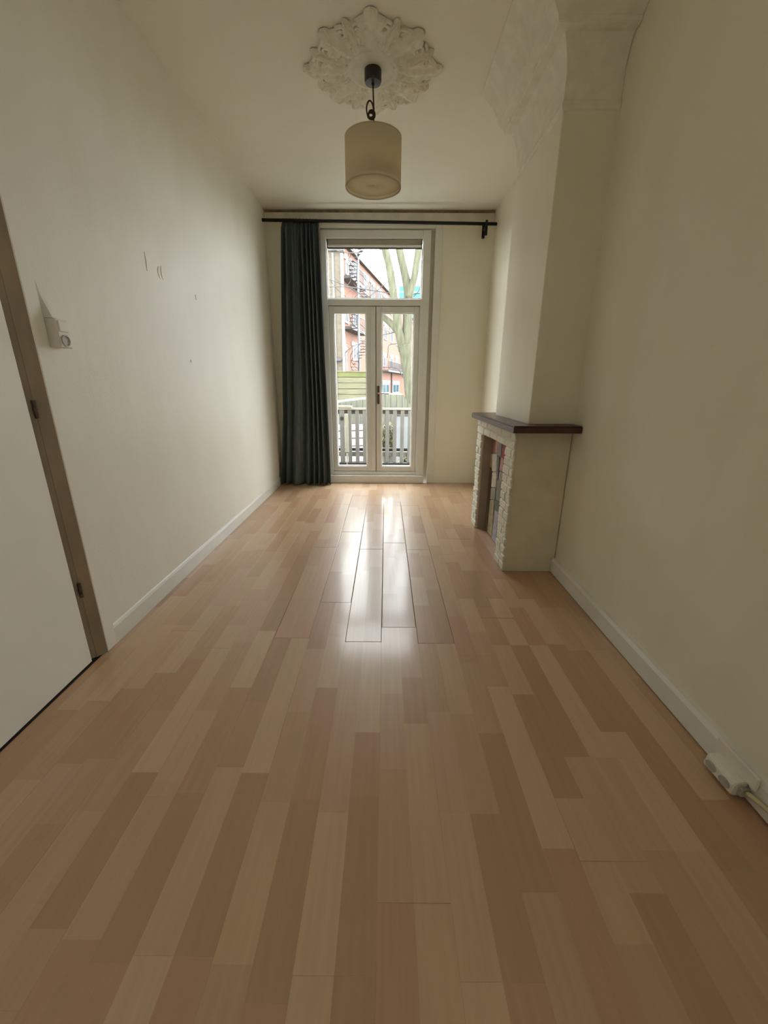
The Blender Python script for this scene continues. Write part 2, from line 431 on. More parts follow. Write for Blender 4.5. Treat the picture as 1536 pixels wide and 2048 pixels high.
# ------------------------------------------------------------------ french doors, transom, threshold
d1 = setting('door_1')
FY0, FY1 = 5.246, 5.36
bm = bmesh.new()
box(bm, -0.745, -0.682, FY0, FY1, 0.10, 2.89, bev=0.004); box(bm, 0.414, 0.502, FY0, FY1, 2.15, 2.89, bev=0.004); box(bm, 0.400, 0.502, FY0 + 0.001, FY1, 0.10, 2.20, bev=0.004)
box(bm, -0.682, 0.412, FY0, FY1, 2.808, 2.89, bev=0.004); box(bm, -0.682, 0.412, FY0 + 0.004, FY1, 2.128, 2.198, bev=0.004)
box(bm, -0.682, 0.412, FY0 + 0.012, FY1, 0.10, 0.147, bev=0.004)
box(bm, -0.683, -0.655, 5.314, FY1, 0.147, 2.128); box(bm, 0.374, 0.401, 5.314, FY1, 0.147, 2.128); box(bm, -0.655, 0.374, 5.314, FY1, 0.147, 0.172); box(bm, -0.655, 0.374, 5.314, FY1, 2.10, 2.128)
obj('frame', bm, M['frame'], d1)
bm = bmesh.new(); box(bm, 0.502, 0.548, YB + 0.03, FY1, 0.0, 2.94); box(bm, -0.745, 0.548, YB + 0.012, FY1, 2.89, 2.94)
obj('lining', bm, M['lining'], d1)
bm = bmesh.new(); box(bm, 0.548, 0.631, FY0, FY1, 0.0, 2.937, bev=0.003); box(bm, -0.745, 0.548, FY0 + 0.006, YB + 0.012, 2.905, 2.937, bev=0.003)
obj('architrave', bm, M['trim'], d1)
obj('threshold', bx(-0.745, 0.502, 5.212, FY1, 0.0, 0.100, bev=0.004), M['frame'], d1)
LY0, LY1 = 5.262, 5.31
def door_leaf(x0, x1, g0, g1):
    zl, zh, gz0, gz1 = 0.156, 2.119, 0.214, 2.054
    bm = bmesh.new()
    box(bm, x0, g0, LY0, LY1, zl, zh, bev=0.003); box(bm, g1, x1, LY0, LY1, zl, zh, bev=0.003)
    box(bm, g0, g1, LY0, LY1, zl, gz0, bev=0.003); box(bm, g0, g1, LY0, LY1, gz1, zh, bev=0.003)
    L = obj('door_leaf', bm, M['frame'], d1)
    bm = bmesh.new(); b = 0.011
    for q in ((g0, g0 + b, gz0, gz1), (g1 - b, g1, gz0, gz1), (g0 + b, g1 - b, gz0, gz0 + b), (g0 + b, g1 - b, gz1 - b, gz1)):
        box(bm, q[0], q[1], LY0 + 0.010, LY1 - 0.004, q[2], q[3], bev=0.002)
    obj('glazing_bead', bm, M['frame'], L)
    obj('pane', bx(g0 + 0.004, g1 - 0.004, 5.287, 5.291, gz0 + 0.004, gz1 - 0.004), M['glass'], L)
    return L
door_leaf(-0.674, -0.1265, -0.622, -0.238)
lr = door_leaf(-0.1175, 0.392, -0.050, 0.334)
bm = bmesh.new(); box(bm, -0.178, -0.1265, 5.250, 5.262, 0.158, 2.117, bev=0.003); box(bm, -0.140, -0.104, 5.3105, 5.322, 0.158, 2.117)
obj('cover_strip', bm, M['frame'], d1)
bm = bmesh.new(); box(bm, -0.107, -0.076, 5.251, 5.262, 1.010, 1.228, bev=0.005, seg=2)
hp = obj('handle', bm, M['bronze'], lr); hp['label'] = 'bronze lever handle plate'
bm = bmesh.new(); tube(bm, [(-0.09, 5.252, 1.142), (-0.09, 5.205, 1.142)], 0.010, 12); tube(bm, smooth_path([(-0.093, 5.207, 1.142), (-0.06, 5.203, 1.142), (-0.01, 5.205, 1.139), (0.040, 5.212, 1.136)]), 0.0095, 12)
obj('lever', bm, M['steel'], lr)
w1 = setting('window_1')
bm = bmesh.new()
for q in ((-0.682, -0.671, 2.198, 2.72), (0.401, 0.412, 2.198, 2.72), (-0.671, 0.401, 2.198, 2.212)):
    box(bm, q[0], q[1], 5.268, 5.31, q[2], q[3], bev=0.002)
obj('glazing_bead', bm, M['frame'], w1)
obj('pane', bx(-0.678, 0.408, 5.287, 5.291, 2.202, 2.75), M['glass'], w1)
bm = bmesh.new(); box(bm, -0.668, 0.398, 5.268, 5.33, 2.752, 2.806, bev=0.006, seg=2)
vv = obj('vent_rail', bm, M['vent'], w1); vv['label'] = 'grey ventilation rail above the transom glass'
obj('vent_lip', bx(-0.666, 0.396, 5.258, 5.32, 2.724, 2.750, bev=0.004), M['vent_lip'], w1)
for x in (-0.676, 0.398): obj('end_cap', bx(x, x + 0.008, 5.262, 5.33, 2.718, 2.806), M['black'], w1)
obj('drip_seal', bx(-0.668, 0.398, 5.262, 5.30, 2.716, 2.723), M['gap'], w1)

# boards boxed in under the ceiling
t1 = setting('trim_1')
for a, b in ((XL + 0.004, -0.893), (-0.889, 0.146), (0.150, 1.196)):
    obj('board', bx(a, b, YB - 0.016, YB - 0.001, 2.966, 3.052, bev=0.002), M['board'], t1)
obj('gap_strip', bx(XL + 0.004, 1.196, YB - 0.010, YB - 0.001, 3.054, 3.078), M['gap_strip'], t1)  # brown strip painted in for the dark, dirty gap under the ceiling

# ------------------------------------------------------------------ chimney breast and its cornice
CX, CY0, CY1 = 0.896, 2.585, 3.40
bm = bmesh.new(); box(bm, CX, 1.19, CY0, CY1, 1.016, ZC)
es = [e for e in bm.edges if abs(e.verts[0].co.x - CX) < 1e-4 and abs(e.verts[1].co.x - CX) < 1e-4 and abs(e.verts[0].co.z - e.verts[1].co.z) > 1]
e_far = [e for e in es if e.verts[0].co.y > 3]; e_near = [e for e in es if e.verts[0].co.y < 3]
bmesh.ops.bevel(bm, geom=e_far, offset=0.035, segments=6, affect='EDGES', profile=0.5)
bmesh.ops.bevel(bm, geom=[e for e in e_near if e.is_valid], offset=0.006, segments=3, affect='EDGES', profile=0.5)
struct('wall_chimney', bm, M['wall'])
prof = [(0.0, 2.583), (0.008, 2.588), (0.012, 2.604), (0.008, 2.62), (0.003, 2.628), (0.002, 2.74), (0.006, 2.76), (0.014, 2.79), (0.03, 2.832), (0.05, 2.860), (0.095, 2.864), (0.102, 2.868), (0.104, 2.884),
        (0.125, 2.895), (0.143, 2.912), (0.150, 2.93), (0.165, 2.965), (0.19, 3.005), (0.225, 3.04), (0.262, 3.062), (0.272, 3.068), (0.274, ZC - 0.001), (0.0, ZC - 0.001)]
bm = bmesh.new(); rings = []
for (px, py, nx, ny) in ((1.182, CY0, 0, -1), (CX, CY0, -1, -1), (CX, CY1 - 0.012, -1, 0.0)):
    rings.append([bm.verts.new((px + nx * d, py + ny * d, z)) for d, z in prof])
for a, b in zip(rings, rings[1:]):
    for i in range(len(prof)):
        jn = (i + 1) % len(prof); bm.faces.new((a[i], a[jn], b[jn], b[i]))
bm.faces.new(rings[0]); bm.faces.new(rings[-1][::-1])
struct('trim_2', bm, M['plaster'])

# ------------------------------------------------------------------ fireplace
fp = thing('fireplace', 'white painted brick fireplace with dark red wooden mantel against the right wall', 'fireplace')
fp.location = (0.9, 3.1, 0)
bpy.context.view_layer.update()
INV = fp.matrix_world.inverted()
def fpart(name, bm, m, smooth=False):
    o = obj(name, bm, m, fp, smooth); o.matrix_parent_inverse = INV; return o
bm = bmesh.new()
box(bm, 0.830, 1.18, 2.588, 2.785, 0.0, 0.970); box(bm, 0.830, 1.18, 3.49, 3.648, 0.0, 0.970); box(bm, 0.830, 1.18, 2.785, 3.49, 0.868, 0.970)
fpart('surround', bm, M['surround'])
bm = bmesh.new(); box(bm, 0.917, 1.17, 2.787, 3.488, 0.0, 0.866); fpart('back_panel', bm, M['recess'])
fpart('reveal', bx(0.842, 0.916, 3.476, 3.489, 0.0, 0.866), M['recess'])
fpart('near_reveal', bx(0.842, 0.916, 2.786, 2.792, 0.0, 0.866), M['recess'])
rb = random.Random(5)
def brick(y0, y1, z0, z1):
    bm = bmesh.new(); j = lambda s: rb.uniform(-s, s)
    vs = box(bm, 0.820 + j(0.003), 0.8375, y0 + 0.003 + j(0.003), y1 - 0.003 + j(0.003), z0 + 0.0035 + j(0.0015), z1 - 0.0035 + j(0.0015))
    for v in vs: v.co += Vector((j(0.002) if v.co.x < 0.83 else 0, j(0.002), j(0.002)))
    bmesh.ops.bevel(bm, geom=list(bm.edges), offset=0.005, segments=1, affect='EDGES')
    fpart('brick', bm, M['brick'])
NC = 16; ch = 0.968 / NC
for c in range(NC):
    z0, z1 = c * ch, (c + 1) * ch
    if c < NC - 2:
        if c % 2 == 0: brick(2.580, 2.680, z0, z1); brick(2.680, 2.788, z0, z1)
        else: brick(2.580, 2.640, z0, z1); brick(2.640, 2.788, z0, z1)
        if c % 2 == 0: brick(3.486, 3.655, z0, z1)
        else: brick(3.486, 3.575, z0, z1); brick(3.575, 3.655, z0, z1)
    else:
        ys = [2.580, 2.79, 3.0, 3.21, 3.42, 3.655] if c % 2 == 0 else [2.580, 2.685, 2.895, 3.105, 3.315, 3.525, 3.655]
        for a, b in zip(ys, ys[1:]): brick(a, b, z0, z1)
STN = [  # natural slate and tile pieces set in the closed hearth opening: colour, outline in (y, z)
    ('brick_red', (0.22, 0.085, 0.07), [(3.455, 0.860), (3.345, 0.860), (3.332, 0.712), (3.448, 0.702)]),
    ('salmon', (0.48, 0.25, 0.17), [(3.340, 0.860), (3.268, 0.860), (3.268, 0.722), (3.326, 0.712)]),
    ('slate_grey', (0.22, 0.20, 0.19), [(3.262, 0.860), (3.168, 0.860), (3.160, 0.712), (3.262, 0.702)]),
    ('black', (0.025, 0.012, 0.012), [(3.164, 0.860), (3.136, 0.860), (3.134, 0.712), (3.156, 0.710)]),
    ('crimson', (0.33, 0.035, 0.04), [(3.131, 0.860), (2.90, 0.860), (2.92, 0.718), (3.131, 0.712)]),
    ('rose', (0.42, 0.21, 0.19), [(3.146, 0.706), (2.91, 0.712), (2.90, 0.618), (3.153, 0.600)]),
    ('chalk', (0.50, 0.47, 0.38), [(3.424, 0.690), (3.264, 0.712), (3.238, 0.575), (3.376, 0.548)]),
    ('pale_stone', (0.52, 0.49, 0.38), [(3.366, 0.544), (3.236, 0.569), (3.219, 0.446), (3.360, 0.415)]),
    ('brown', (0.085, 0.045, 0.03), [(3.452, 0.566), (3.384, 0.560), (3.374, 0.272), (3.452, 0.270)]),
    ('ochre', (0.36, 0.22, 0.11), [(3.455, 0.696), (3.430, 0.686), (3.384, 0.566), (3.455, 0.572)]),
    ('dark_grey', (0.12, 0.11, 0.10), [(3.256, 0.697), (3.188, 0.701), (3.176, 0.512), (3.238, 0.566)]),
    ('mid_grey', (0.24, 0.23, 0.22), [(3.150, 0.594), (2.91, 0.612), (2.92, 0.548), (3.168, 0.516)]),
    ('moss', (0.17, 0.17, 0.12), [(3.208, 0.500), (2.93, 0.540), (2.92, 0.384), (3.208, 0.346)]),
    ('grey_buff', (0.27, 0.25, 0.21), [(3.364, 0.408), (3.226, 0.438), (3.219, 0.344), (3.361, 0.306)]),
    ('olive', (0.33, 0.28, 0.15), [(3.368, 0.298), (3.246, 0.332), (3.208, 0.012), (3.372, 0.004)]),
    ('bottle_green', (0.075, 0.095, 0.08), [(3.238, 0.338), (2.95, 0.375), (2.95, 0.294), (3.19, 0.262)]),
    ('lavender', (0.36, 0.34, 0.40), [(3.190, 0.254), (3.095, 0.272), (3.060, 0.006), (3.204, 0.006)]),
    ('pink', (0.46, 0.24, 0.24), [(3.088, 0.272), (2.95, 0.286), (2.95, 0.135), (3.074, 0.126)]),
    ('dove_grey', (0.30, 0.29, 0.32), [(3.072, 0.120), (2.93, 0.128), (2.93, 0.006), (3.056, 0.006)]),
    ('umber', (0.10, 0.08, 0.04), [(3.455, 0.262), (3.380, 0.264), (3.380, 0.006), (3.455, 0.006)]),
    ('sand', (0.42, 0.36, 0.26), [(2.895, 0.860), (2.797, 0.860), (2.797, 0.45), (2.895, 0.47)]),
    ('ash', (0.20, 0.19, 0.18), [(2.895, 0.462), (2.797, 0.442), (2.797, 0.006), (2.895, 0.006)])]
for nm, c, poly in STN:
    bm = bmesh.new(); t = 0.905 + rb.uniform(-0.003, 0.003)
    prism(bm, poly, 'x', t, 0.9165)
    bmesh.ops.bevel(bm, geom=[e for e in bm.edges if e.verts[0].co.x < 0.912 and e.verts[1].co.x < 0.912], offset=0.003, segments=1, affect='EDGES')
    o = fpart('stone', bm, mat('stone_' + nm, c, 0.55, 0.22, 28, bump=0.4, bscale=45, bdist=0.004))
    o['label'] = nm.replace('_', ' ') + ' stone in the hearth opening'
bm = bmesh.new(); box(bm, 0.768, 1.18, 2.460, 3.700, 0.9705, 1.006, bev=0.003, seg=2); box(bm, 0.774, 1.18, 2.466, 3.694, 1.0055, 1.0145, bev=0.003, seg=2)
mo = fpart('mantel', bm, M['mantel']); mo['label'] = 'dark red wooden mantel shelf'

# ------------------------------------------------------------------ ceiling rose
CXL, CYL = -0.088, 3.155
rose = thing('ceiling_rose', 'ornate white plaster ceiling rose of acanthus leaves around the lamp canopy', 'ceiling rose')
rose.location = (CXL, CYL, ZC)
bm = bmesh.new()
rg = lathe(bm, [(0.35, 0.0), (0.345, -0.006), (0.26, -0.010), (0.165, -0.010), (0.155, -0.02), (0.14, -0.024), (0.125, -0.016), (0.118, -0.012), (0.03, -0.012)], (0, 0), 64)
bm.faces.new(rg[-1])
obj('disc', bm, M['plaster'], rose, True)
def acanthus(r0, r1, W, h, ang, lob):
    bm = bmesh.new(); nu, nv = 30, 16; G = []
    for i in range(nu + 1):
        u = i / nu; row = []
        wd = W * (math.sin(PI * min(1, u ** 0.75)) ** 0.6 if 0 < u < 1 else 0.02) * (0.58 + 0.42 * abs(math.cos(u * PI * lob)))
        for jv in range(nv + 1):
            v = jv / nv * 2 - 1
            rr_ = r0 + (r1 - r0) * (u - 0.10 * abs(v) * (1 - u))
            z = h * ((1 - v * v) ** 0.5) * (0.35 + 0.65 * math.sin(PI * u ** 0.8)) * (0.72 + 0.28 * math.cos(v * PI * 3)) + 0.4 * h * math.exp(-((u - 0.86) / 0.1) ** 2) * (1 - v * v)
            z += 0.25 * h * abs(math.sin(u * PI * lob)) * abs(v)
            z += 0.012 * max(-0.3, noise.noise(Vector((rr_ * 34, wd * v * 34, ang * 7)))) * (1 if W > 0.06 else 0.6)
            p = Vector((rr_, wd * v, -0.004 - max(0.0, z) * (0.0 if abs(v) > 0.999 else 1)))
            row.append(bm.verts.new(Matrix.Rotation(ang, 3, 'Z') @ p))
        G.append(row)
    for i in range(nu):
        for jv in range(nv): bm.faces.new((G[i][jv], G[i + 1][jv], G[i + 1][jv + 1], G[i][jv + 1]))
    return bm
for k in range(8):
    a = k * PI / 4 + PI / 2
    big = k % 2 == 0
    obj('leaf', acanthus(0.14, 0.425 if big else 0.40, 0.125, 0.032, a, 4), M['plaster'], rose, True)
    obj('leaflet', acanthus(0.16, 0.385, 0.06, 0.036, a + PI / 8, 4), M['plaster'], rose, True)
    for sgn in (-1, 1):                                                # curled scrolls beside each leaf
        bm = bmesh.new(); pts = []
        for t in range(15):
            q = t / 14; rad = 0.046 * (1 - 0.75 * q); th = q * 3.4 * PI * sgn + (0 if sgn > 0 else PI)
            c0 = Vector((0.305, 0.075 * sgn, -0.010))
            pts.append(Matrix.Rotation(a, 3, 'Z') @ (c0 + Vector((rad * math.cos(th), rad * math.sin(th), -0.012 * q))))
        tube(bm, pts, [0.010 - 0.004 * (t / 14) for t in range(15)], 7)
        obj('scroll', bm, M['plaster'], rose, True)
    bm = bmesh.new(); bmesh.ops.create_icosphere(bm, subdivisions=2, radius=0.018, matrix=Matrix.Translation((0.345 * math.cos(a + PI / 8), 0.345 * math.sin(a + PI / 8), -0.006)))
    obj('rosette', bm, M['plaster'], rose, True)

# ------------------------------------------------------------------ pendant lamp
lamp = thing('pendant_lamp', 'ecru drum pendant lamp hanging on a looped cord from a black canopy', 'lamp')
lamp.location = (CXL, CYL, 2.47)
Z0 = 2.47
def lp(name, bm, m, sm=True): return obj(name, bm, m, lamp, sm)
bm = bmesh.new(); rg = lathe(bm, [(0.052, ZC - 0.013 - Z0), (0.052, 3.02 - Z0), (0.047, 3.008 - Z0), (0.010, 3.006 - Z0), (0.008, 2.995 - Z0)], (0, 0), 40)
bm.faces.new(rg[0]); bm.faces.new(rg[-1]); o = lp('canopy', bm, M['canopy'], False)
bm = bmesh.new(); SR, SH = 0.180, 0.262
lathe(bm, [(SR, 0.0), (SR, SH), (SR - 0.0025, SH), (SR - 0.0025, 0.0)], (0, 0), 96, True)
lp('lamp_shade', bm, M['shade'])
bm = bmesh.new()
bm.free()
for z in (0.003, SH - 0.003):
    bm = bmesh.new(); lathe(bm, [(SR + 0.0012, z - 0.003), (SR + 0.0012, z + 0.004), (SR - 0.004, z + 0.004), (SR - 0.004, z - 0.003)], (0, 0), 96, True)
    lp('rim', bm, M['shade'])
bm = bmesh.new(); rg = lathe(bm, [(SR - 0.005, 0.022), (SR - 0.005, 0.019), (0.002, 0.019), (0.002, 0.022)], (0, 0), 72, True)
lp('diffuser', bm, M['shade'])
bm = bmesh.new(); tube(bm, [(0, 0, SH - 0.05), (0, 0, SH + 0.012)], 0.022, 16)
for k in range(3):
    t = k * 2 * PI / 3 + 0.4; tube(bm, [(0, 0, SH - 0.006), ((SR - 0.004) * math.cos(t), (SR - 0.004) * math.sin(t), SH - 0.004)], 0.0025, 6)
lp('lamp_holder', bm, M['cord'])
bm = bmesh.new()
zt = SH + 0.012
zk = 2.852 - Z0
tube(bm, smooth_path([(0, 0, 2.998 - Z0), (0.002, -0.002, 2.94 - Z0), (0.004, -0.008, 2.90 - Z0), (0.006, -0.012, zk + 0.008), (0.004, -0.010, zk - 0.03), (0, 0, zt + 0.03), (0, 0, zt - 0.01)], 8), 0.0046, 8)
tube(bm, smooth_path([(-0.004, -0.014, zk - 0.03), (-0.030, -0.015, zk - 0.02), (-0.040, -0.015, zk + 0.025), (-0.030, -0.014, zk + 0.058), (-0.014, -0.013, zk + 0.062), (-0.001, -0.012, zk + 0.040), (0.004, -0.012, zk + 0.004)], 8), 0.0046, 8)
tube(bm, [(-0.008 + 0.020 * math.cos(t), -0.018, zk - 0.008 + 0.022 * math.sin(t)) for t in [k * 2 * PI / 20 for k in range(22)]], 0.0058, 8)
tube(bm, [(-0.014 + 0.017 * math.cos(t), -0.026 + 0.006 * math.sin(t), zk - 0.014 + 0.016 * math.sin(t)) for t in [k * 2 * PI / 20 for k in range(22)]], 0.0058, 8)
lp('cord', bm, M['cord'])

# ------------------------------------------------------------------ curtain rod and curtain
rod = thing('curtain_rod', 'black metal curtain rod spanning the wall above the french doors', 'curtain rod')
rod.location = (-0.08, 5.13, 2.926)
def rodz(x): return 2.941 - (x + 1.314) * 0.0116
bm = bmesh.new(); tube(bm, [(x + 0.08, 0, rodz(x) - 2.926) for x in (-1.350, -0.5, 0.4, 1.196)], 0.0165, 16)
obj('pole', bm, M['black'], rod, True)
bm = bmesh.new(); X = 1.082 + 0.08; zr = rodz(1.08) - 2.926
box(bm, X - 0.016, X + 0.016, 0.113, 0.129, -0.115, 0.025, bev=0.002); box(bm, X - 0.008, X + 0.008, -0.005, 0.115, zr - 0.034, zr - 0.0175, bev=0.002)
box(bm, X - 0.013, X + 0.013, -0.023, -0.017, zr - 0.034, zr + 0.030, bev=0.001); box(bm, X - 0.015, X + 0.015, -0.019, -0.004, zr - 0.112, zr - 0.0175, bev=0.002)
obj('bracket', bm, M['black'], rod)
for k in range(11):
    x = -1.12 + k * 0.036
    bm = bmesh.new(); tube(bm, [(x + 0.08 + 0.002 * math.sin(k), 0.021 * math.cos(t), rodz(x) - 2.926 - 0.002 + 0.021 * math.sin(t)) for t in [q * 2 * PI / 20 for q in range(21)]], 0.0022, 6, cap=False)
    obj('ring', bm, M['black'], rod, True)
cu = thing('curtain', 'dark petrol floor-length curtain gathered at the left of the french doors', 'curtain')
cu.location = (-0.95, 5.12, 0)
def lerp_tab(tab, z):
    for (z0, a), (z1, b) in zip(tab, tab[1:]):
        if z0 >= z >= z1: t = (z0 - z) / (z0 - z1); return a + (b - a) * t
    return tab[-1][1]
TL = [(2.96, -1.140), (1.63, -1.205), (0.9, -1.245), (0.3, -1.30), (0.0, -1.335)]
TR_ = [(2.96, -0.742), (2.16, -0.732), (1.06, -0.722), (0.0, -0.718)]
bm = bmesh.new(); NU, NV = 260, 70; G = []
ZT = 2.948
for i in range(NV + 1):
    t = i / NV; z = ZT + (0.006 - ZT) * t; row = []
    xl, xrr = lerp_tab(TL, z), lerp_tab(TR_, z)
    for jv in range(NU + 1):
        s = jv / NU
        top = math.exp(-((ZT - z) / 0.30))
        ph = PI * (6.6 * s + 0.50 * math.sin(2 * PI * s * 1.2 + 0.6) + 0.10 * math.sin(z * 1.5 + s * 5) + 0.28)
        f = abs(math.sin(ph)) ** 0.62
        q2 = abs(math.sin(2 * ph + 0.7)) ** 0.7
        y = 0.072 - (0.115 - 0.045 * top) * f - 0.030 * top * q2 + 0.010 * (z / ZT) * math.sin(2 * PI * 17 * s + 0.4 * math.sin(2 * z))
        y += 0.006 * top * math.sin(2 * PI * 33 * s) - 0.020 * max(0, 1 - z / 0.30) ** 2 * f
        wt_ = math.exp(-((ZT - z) / 0.05) ** 2)
        y = y * (1 - wt_) + (0.050 + 0.010 * math.sin(2 * PI * 30 * s)) * wt_
        x = xl + (xrr - xl) * s + 0.016 * math.sin(2 * ph) * (1 - 0.6 * top) + 0.95
        row.append(bm.verts.new((x, y, z)))
    G.append(row)
for i in range(NV):
    for jv in range(NU): bm.faces.new((G[i][jv], G[i + 1][jv], G[i + 1][jv + 1], G[i][jv + 1]))
o = obj('cloth', bm, M['curtain'], cu, True)
md = o.modifiers.new('thickness', 'SOLIDIFY'); md.thickness = 0.002

# ------------------------------------------------------------------ switch box on the left wall
sw = thing('wall_switch', 'cream double surface switch and socket box on the left wall beside the door', 'switch')
sw.location = (XL, 1.785, 1.44)
obj('housing', bx(0.0005, 0.046, -0.034, 0.034, -0.054, 0.054, bev=0.004, seg=2), M['white_plastic'], sw)
obj('rocker', bx(0.0455, 0.0495, -0.024, 0.024, 0.006, 0.047, bev=0.002), M['white_plastic'], sw)
bm = bmesh.new()
rgs = [[bm.verts.new((0.0462 + dx, r_ * math.cos(2 * PI * k / 28), -0.027 + r_ * math.sin(2 * PI * k / 28))) for k in range(28)] for r_, dx in ((0.0225, 0), (0.0225, 0.004), (0.0185, 0.004), (0.0165, 0.0008))]
for a, b in zip(rgs, rgs[1:]):
    for k in range(28): bm.faces.new((a[k], a[(k + 1) % 28], b[(k + 1) % 28], b[k]))
bm.faces.new(rgs[-1]); so = obj('socket_face', bm, M['grey_plastic'], sw)
bm = bmesh.new(); prism(bm, [(0.0005, 0.055), (0.038, 0.055), (0.012, 0.125), (0.0005, 0.185)], 'y', -0.033, -0.012)
cc = obj('cable_cover', bm, M['wall_left'], sw)

# ------------------------------------------------------------------ skirting socket and cable on the right
sk = thing('double_socket', 'cream double socket box on the right baseboard', 'socket')
sk.location = (1.147, 1.01, 0.0)
bm = bmesh.new(); prism(bm, [(-0.001, 0.006), (-0.044, 0.010), (-0.052, 0.020), (-0.046, 0.052), (-0.038, 0.060), (-0.001, 0.064)], 'y', -0.055, 0.058)
bmesh.ops.bevel(bm, geom=list(bm.edges), offset=0.003, segments=2, affect='EDGES')
obj('housing', bm, M['white_plastic'], sk)
for yy in (-0.027, 0.029):
    bm = bmesh.new(); rgs = []
    for r_, dx in ((0.0195, 0.001), (0.0195, -0.0045), (0.0165, -0.0045), (0.0150, -0.0034)):
        rgs.append([bm.verts.new((-0.0492 + dx, yy + r_ * 1.05 * math.cos(2 * PI * k / 24), 0.034 + r_ * 0.72 * math.sin(2 * PI * k / 24))) for k in range(24)])
    for a, b in zip(rgs, rgs[1:]):
        for k in range(24): bm.faces.new((a[k], a[(k + 1) % 24], b[(k + 1) % 24], b[k]))
    bm.faces.new(rgs[-1]); obj('socket_face', bm, M['grey_plastic'], sk)
bm = bmesh.new(); box(bm, -0.010, -0.0005, -0.085, 0.075, 0.062, 0.112, bev=0.003); obj('mounting_plate', bm, M['white_plastic'], sk)
obj('cable_entry', bx(-0.030, -0.001, -0.068, -0.0555, 0.018, 0.050, bev=0.003), M['grey_plastic'], sk)
cb = thing('cable_conduit', 'yellowed cable conduit running along the right baseboard from the socket', 'conduit')
cb.location = (1.13, 0.9, 0.058)
bm = bmesh.new(); tube(bm, smooth_path([(0.004, 0.041, -0.022), (-0.002, 0.02, -0.008), (0.002, -0.03, 0.0), (0.004, -0.10, 0.004)]), 0.0075, 10); obj('pipe', bm, M['yellow_pipe'], cb, True)
obj('sleeve', bx(-0.008, 0.014, -0.9, -0.10, -0.008, 0.014, bev=0.003), M['white_plastic'], cb)

# ------------------------------------------------------------------ balcony outside the doors
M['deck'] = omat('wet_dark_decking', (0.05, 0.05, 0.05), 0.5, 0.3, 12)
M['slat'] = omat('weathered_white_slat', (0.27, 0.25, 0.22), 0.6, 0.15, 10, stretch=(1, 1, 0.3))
M['slat_lit'] = omat('sunlit_cream_timber', (0.55, 0.51, 0.38), 0.6, 0.06, 10)  # lit version of the slats: sunlight put into the cream colour
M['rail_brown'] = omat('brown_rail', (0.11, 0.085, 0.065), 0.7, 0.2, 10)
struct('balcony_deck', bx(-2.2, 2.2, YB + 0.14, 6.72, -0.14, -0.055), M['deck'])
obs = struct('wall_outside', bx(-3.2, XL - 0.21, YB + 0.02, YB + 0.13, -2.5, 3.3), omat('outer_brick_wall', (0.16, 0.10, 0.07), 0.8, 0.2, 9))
rail = thing('balcony_railing', 'white slatted timber balcony railing outside the french doors', 'railing')
rail.location = (0, 6.6, 0)
for i in range(-14, 15):
    x = 0.028 + i * 0.1205
    wd = 0.062 if i != -6 else 0.078
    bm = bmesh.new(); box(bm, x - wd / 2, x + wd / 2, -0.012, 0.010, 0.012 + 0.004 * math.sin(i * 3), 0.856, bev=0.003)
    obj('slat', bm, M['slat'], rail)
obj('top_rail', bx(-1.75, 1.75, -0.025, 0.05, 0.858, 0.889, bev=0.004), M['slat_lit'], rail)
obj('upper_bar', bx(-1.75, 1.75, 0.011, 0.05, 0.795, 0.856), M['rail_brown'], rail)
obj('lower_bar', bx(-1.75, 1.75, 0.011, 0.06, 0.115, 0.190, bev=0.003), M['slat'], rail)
bm = bmesh.new(); tube(bm, [(-0.695, -0.0135, 0.723), (-0.695, -0.022, 0.723)], 0.030, 20); obj('knob', bm, M['black'], rail)
stk = obj('timber_stake', bx(-0.0275, 0.0275, -0.012, 0.012, 0.0, 0.60, bev=0.003), M['slat_lit'])
stk.location = (-0.612, 6.475, 0.205); tag(stk, 'pale timber stake fixed to the inside of the balcony railing', 'stake')
bm = bmesh.new(); tube(bm, [(-0.008, 0, -0.26), (0.0, 0, -0.02)], [0.008, 0.016], 8)
st2 = obj('stake_tip', bm, M['slat_lit'], stk)
led = obj('timber_board', bx(-0.25, 0.12, -0.06, 0.06, 0, 0.03, bev=0.003), M['slat_lit']); led.location = (-0.655, 6.62, 0.8905); led.rotation_euler = (0, 0, R(-3))
tag(led, 'short pale timber board lying on top of the balcony railing', 'board')
gp = bmesh.new(); tube(gp, [(-1.8, 0.12, 0.215), (1.8, 0.12, 0.215)], 0.028, 12); go = obj('rain_gutter', gp, M['black'], rail, True)
# black rubber strip lying on the deck edge
rbm = bx(-1.75, 1.75, 6.50, 6.575, -0.054, 0.026, bev=0.004); ro = obj('edge_strip', rbm, M['black']); tag(ro, 'black rubber edge strip on the balcony floor below the slats', 'edge strip')

